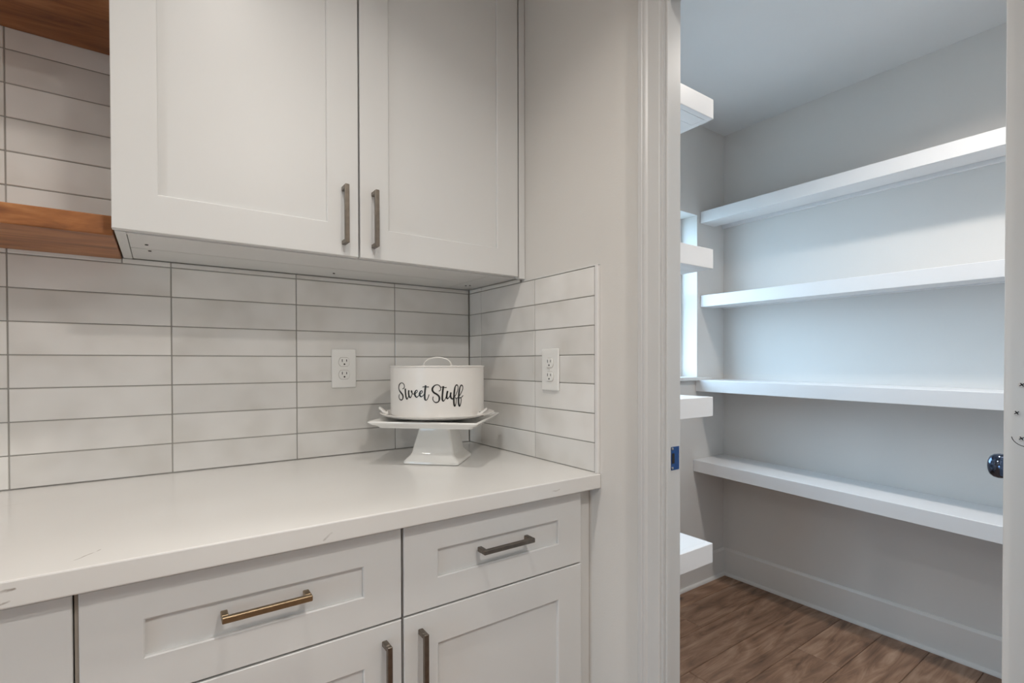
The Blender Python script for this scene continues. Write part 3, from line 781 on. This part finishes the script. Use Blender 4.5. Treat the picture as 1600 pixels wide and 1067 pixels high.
LETTER_STROKES = [
    [(-2.8127,1.12872,1.25),(-2.7719,1.13113,1.25),(-2.7571,1.13641,1.25),(-2.7817,1.1427,1.25),(-2.8433,1.14535,1.25),(-2.9054,1.14088,2.0),(-2.9327,1.13293,2.0),(-2.9169,1.12515,2.0),(-2.8609,1.11829,2.9),(-2.8135,1.11284,2.9),(-2.7984,1.10725,2.9),(-2.814,1.10079,2.0),(-2.857,1.09841,2.0),(-2.9077,1.10095,1.25),(-2.9306,1.10724,1.25),(-2.907,1.11351,1.25)],
    [(-2.7346,1.12985,2.9),(-2.7295,1.11886,2.9),(-2.7146,1.10764,2.9),(-2.6944,1.10167,2.0),(-2.6648,1.10573,1.25),(-2.6463,1.11213,1.25),(-2.6409,1.11777,1.25)],
    [(-2.6406,1.12578,2.9),(-2.6486,1.11915,2.9),(-2.6386,1.11075,2.9),(-2.6108,1.10594,2.0),(-2.5808,1.11067,1.25),(-2.5634,1.1187,1.25),(-2.5754,1.12428,2.0),(-2.5878,1.12214,1.25),(-2.5574,1.1169,1.25),(-2.5276,1.11586,1.25),(-2.4925,1.11818,1.25)],
    [(-2.5182,1.1156,1.25),(-2.4786,1.11821,1.25),(-2.4466,1.12273,1.25),(-2.4578,1.12634,1.25),(-2.483,1.12448,2.0),(-2.5041,1.11815,2.9),(-2.495,1.11146,2.9),(-2.4641,1.10762,2.0),(-2.4246,1.11105,1.25),(-2.3957,1.11584,1.25)],
    [(-2.4112,1.11386,1.25),(-2.3694,1.11741,1.25),(-2.3412,1.12148,1.25),(-2.3519,1.12509,1.25),(-2.378,1.12325,2.0),(-2.4001,1.11723,2.9),(-2.3915,1.11166,2.9),(-2.3643,1.10892,2.0),(-2.3265,1.11216,1.25),(-2.2998,1.11705,1.25)],
    [(-2.2728,1.1396,2.9),(-2.2858,1.1268,2.9),(-2.2946,1.11288,2.9),(-2.2907,1.10342,2.9),(-2.274,1.09981,2.0),(-2.2467,1.10177,1.25),(-2.2215,1.10846,1.25),(-2.2079,1.11499,1.25)],
    [(-2.3387,1.1347,1.25),(-2.3045,1.1357,1.25),(-2.2624,1.13515,1.25),(-2.2104,1.13543,1.25)],
    [(-2.0164,1.12359,1.25),(-1.9877,1.12591,1.25),(-1.9773,1.13146,1.25),(-1.9956,1.13748,1.25),(-2.0414,1.14088,1.25),(-2.0975,1.13857,2.0),(-2.1365,1.13207,2.9),(-2.1387,1.12539,2.9),(-2.1082,1.11981,2.9),(-2.0574,1.11557,2.9),(-2.0147,1.10994,2.9),(-2.0047,1.10295,2.9),(-2.0222,1.09602,2.0),(-2.0682,1.09332,2.0),(-2.1089,1.09616,1.25),(-2.1343,1.10244,1.25),(-2.1238,1.10939,1.25)],
    [(-1.9258,1.13695,2.9),(-1.9386,1.12233,2.9),(-1.9472,1.1084,2.9),(-1.9453,1.1003,2.9),(-1.9269,1.0969,2.0),(-1.8979,1.10059,1.25),(-1.8727,1.10819,1.25),(-1.8621,1.11375,1.25)],
    [(-1.9772,1.13411,1.25),(-1.9341,1.13431,1.25),(-1.8928,1.13311,1.25),(-1.8595,1.13359,1.25)],
    [(-1.8409,1.12418,2.9),(-1.8558,1.11513,2.9),(-1.8602,1.10703,2.9),(-1.8456,1.10307,2.0),(-1.8139,1.1066,1.25),(-1.7882,1.11323,1.25),(-1.7751,1.11977,2.0)],
    [(-1.7751,1.11977,2.9),(-1.7829,1.11139,2.9),(-1.7734,1.10532,2.9),(-1.7453,1.10211,2.0),(-1.7168,1.1062,1.25)],
    [(-1.7289,1.10415,1.25),(-1.6732,1.11234,1.25),(-1.6308,1.12555,1.25),(-1.6213,1.13469,1.25),(-1.6487,1.13958,2.0),(-1.6816,1.13561,2.0),(-1.6986,1.12582,2.9),(-1.71,1.1118,2.9),(-1.7148,1.09776,2.9),(-1.7085,1.08647,2.9),(-1.6931,1.08216,2.0),(-1.6728,1.08768,1.25),(-1.6612,1.09748,1.25),(-1.6656,1.10385,1.25),(-1.6924,1.10581,1.25)],
    [(-1.6735,1.10178,1.25),(-1.6221,1.10575,1.25),(-1.5629,1.11506,1.25),(-1.5186,1.12648,1.25),(-1.5134,1.13469,1.25),(-1.5429,1.13864,2.0),(-1.5743,1.13451,2.0),(-1.5947,1.12399,2.9),(-1.6081,1.1085,2.9),(-1.6131,1.09439,2.9),(-1.6017,1.08442,2.9),(-1.5853,1.08177,2.0),(-1.5637,1.08842,1.25),(-1.5513,1.09827,1.25),(-1.5632,1.10472,1.25),(-1.593,1.10389,1.25)],
    [(-1.593,1.10389,1.25),(-1.545,1.10532,1.25),(-1.5066,1.1105,1.25)],
]

def catmull(p, k=7):
    out = []
    q = [p[0]] + list(p) + [p[-1]]
    for i in range(1, len(q) - 2):
        for s in range(k):
            t = s / k
            out.append(tuple(0.5 * (2 * q[i][c] + (q[i + 1][c] - q[i - 1][c]) * t + (2 * q[i - 1][c] - 5 * q[i][c] + 4 * q[i + 1][c] - q[i + 2][c]) * t * t +
                                    (3 * q[i][c] - q[i - 1][c] - 3 * q[i + 1][c] + q[i + 2][c]) * t ** 3) for c in range(3)))
    out.append(tuple(p[-1]))
    return out
bm = bmesh.new()
for st_ in LETTER_STROKES:
    pl = [(TR * th, z, w) for th, z, w in catmull(st_)]
    lo, hi = [], []
    for i, (u, z, w) in enumerate(pl):
        a, b = pl[max(i - 1, 0)], pl[min(i + 1, len(pl) - 1)]
        d = Vector((b[0] - a[0], b[1] - a[1]))
        if d.length < 1e-7: d = Vector((1, 0))
        d.normalize(); n = Vector((-d.y, d.x)); hw = w * 0.00078
        lo.append((u + n.x * hw, z + n.y * hw)); hi.append((u - n.x * hw, z - n.y * hw))
    def P(uz, r): return (TC[0] + r * math.cos(uz[0] / TR), TC[1] + r * math.sin(uz[0] / TR), uz[1])
    add_loft(bm, [[P(l, TR + 0.0001), P(h, TR + 0.0001), P(h, TR + 0.0007), P(l, TR + 0.0007)] for l, h in zip(lo, hi)])
lt = obj('lettering', bm, 'black', lid); lt['label'] = 'black script lettering reading Sweet Stuff'

# ---------------------------------------------------------------- recessed ceiling lights, with added fill lamps
def downlight(x, y, watts, col, label, spread=165):
    t = thing('recessed_light', (x, y, H_CEIL), label, 'ceiling light', 'recessed ceiling lights')
    bm = bmesh.new()
    add_lathe(bm, [(0.092, -0.0005), (0.090, -0.006), (0.070, -0.008), (0.066, -0.004), (0.066, -0.0005)], 40, (x, y, H_CEIL), False, False)
    obj('trim_ring', bm, 'trim', t, True)
    bm = bmesh.new(); add_lathe(bm, [(0.066, -0.0006), (0.066, -0.003)], 40, (x, y, H_CEIL))
    obj('lens', bm, 'lamp', t)
    ld = bpy.data.lights.new('lamp', 'AREA'); ld.shape = 'DISK'; ld.size = 0.12; ld.energy = watts; ld.color = col; ld.spread = math.radians(spread)
    lo = bpy.data.objects.new('lamp', ld); COL.objects.link(lo)
    place(lo, t, (x, y, H_CEIL - 0.009)); lo.location = (x, y, H_CEIL - 0.009)
downlight(-0.74, -0.95, KITCHEN_W * 0.37, WARM, 'recessed kitchen ceiling light just in front of the wall cabinet', 125)
downlight(-2.20, -0.95, KITCHEN_W * 0.75, WARM, 'added ceiling fill light, unseen, farther left along the cabinets')  # unseen lamp, added to raise the kitchen's ambient light
downlight(-0.45, -2.05, KITCHEN_W * 1.28, WARM, 'added ceiling fill light, unseen behind the camera, near the doorway wall')  # unseen lamp, added as frontal fill to flatten the lighting
downlight(-2.20, -2.40, KITCHEN_W, WARM, 'added ceiling fill light, unseen behind the camera, far from the doorway')  # added ambient fill from the room side, no fitting seen there
downlight(0.90, -1.15, PANTRY_W, NEUTRAL, 'recessed ceiling light in the pantry', 138)
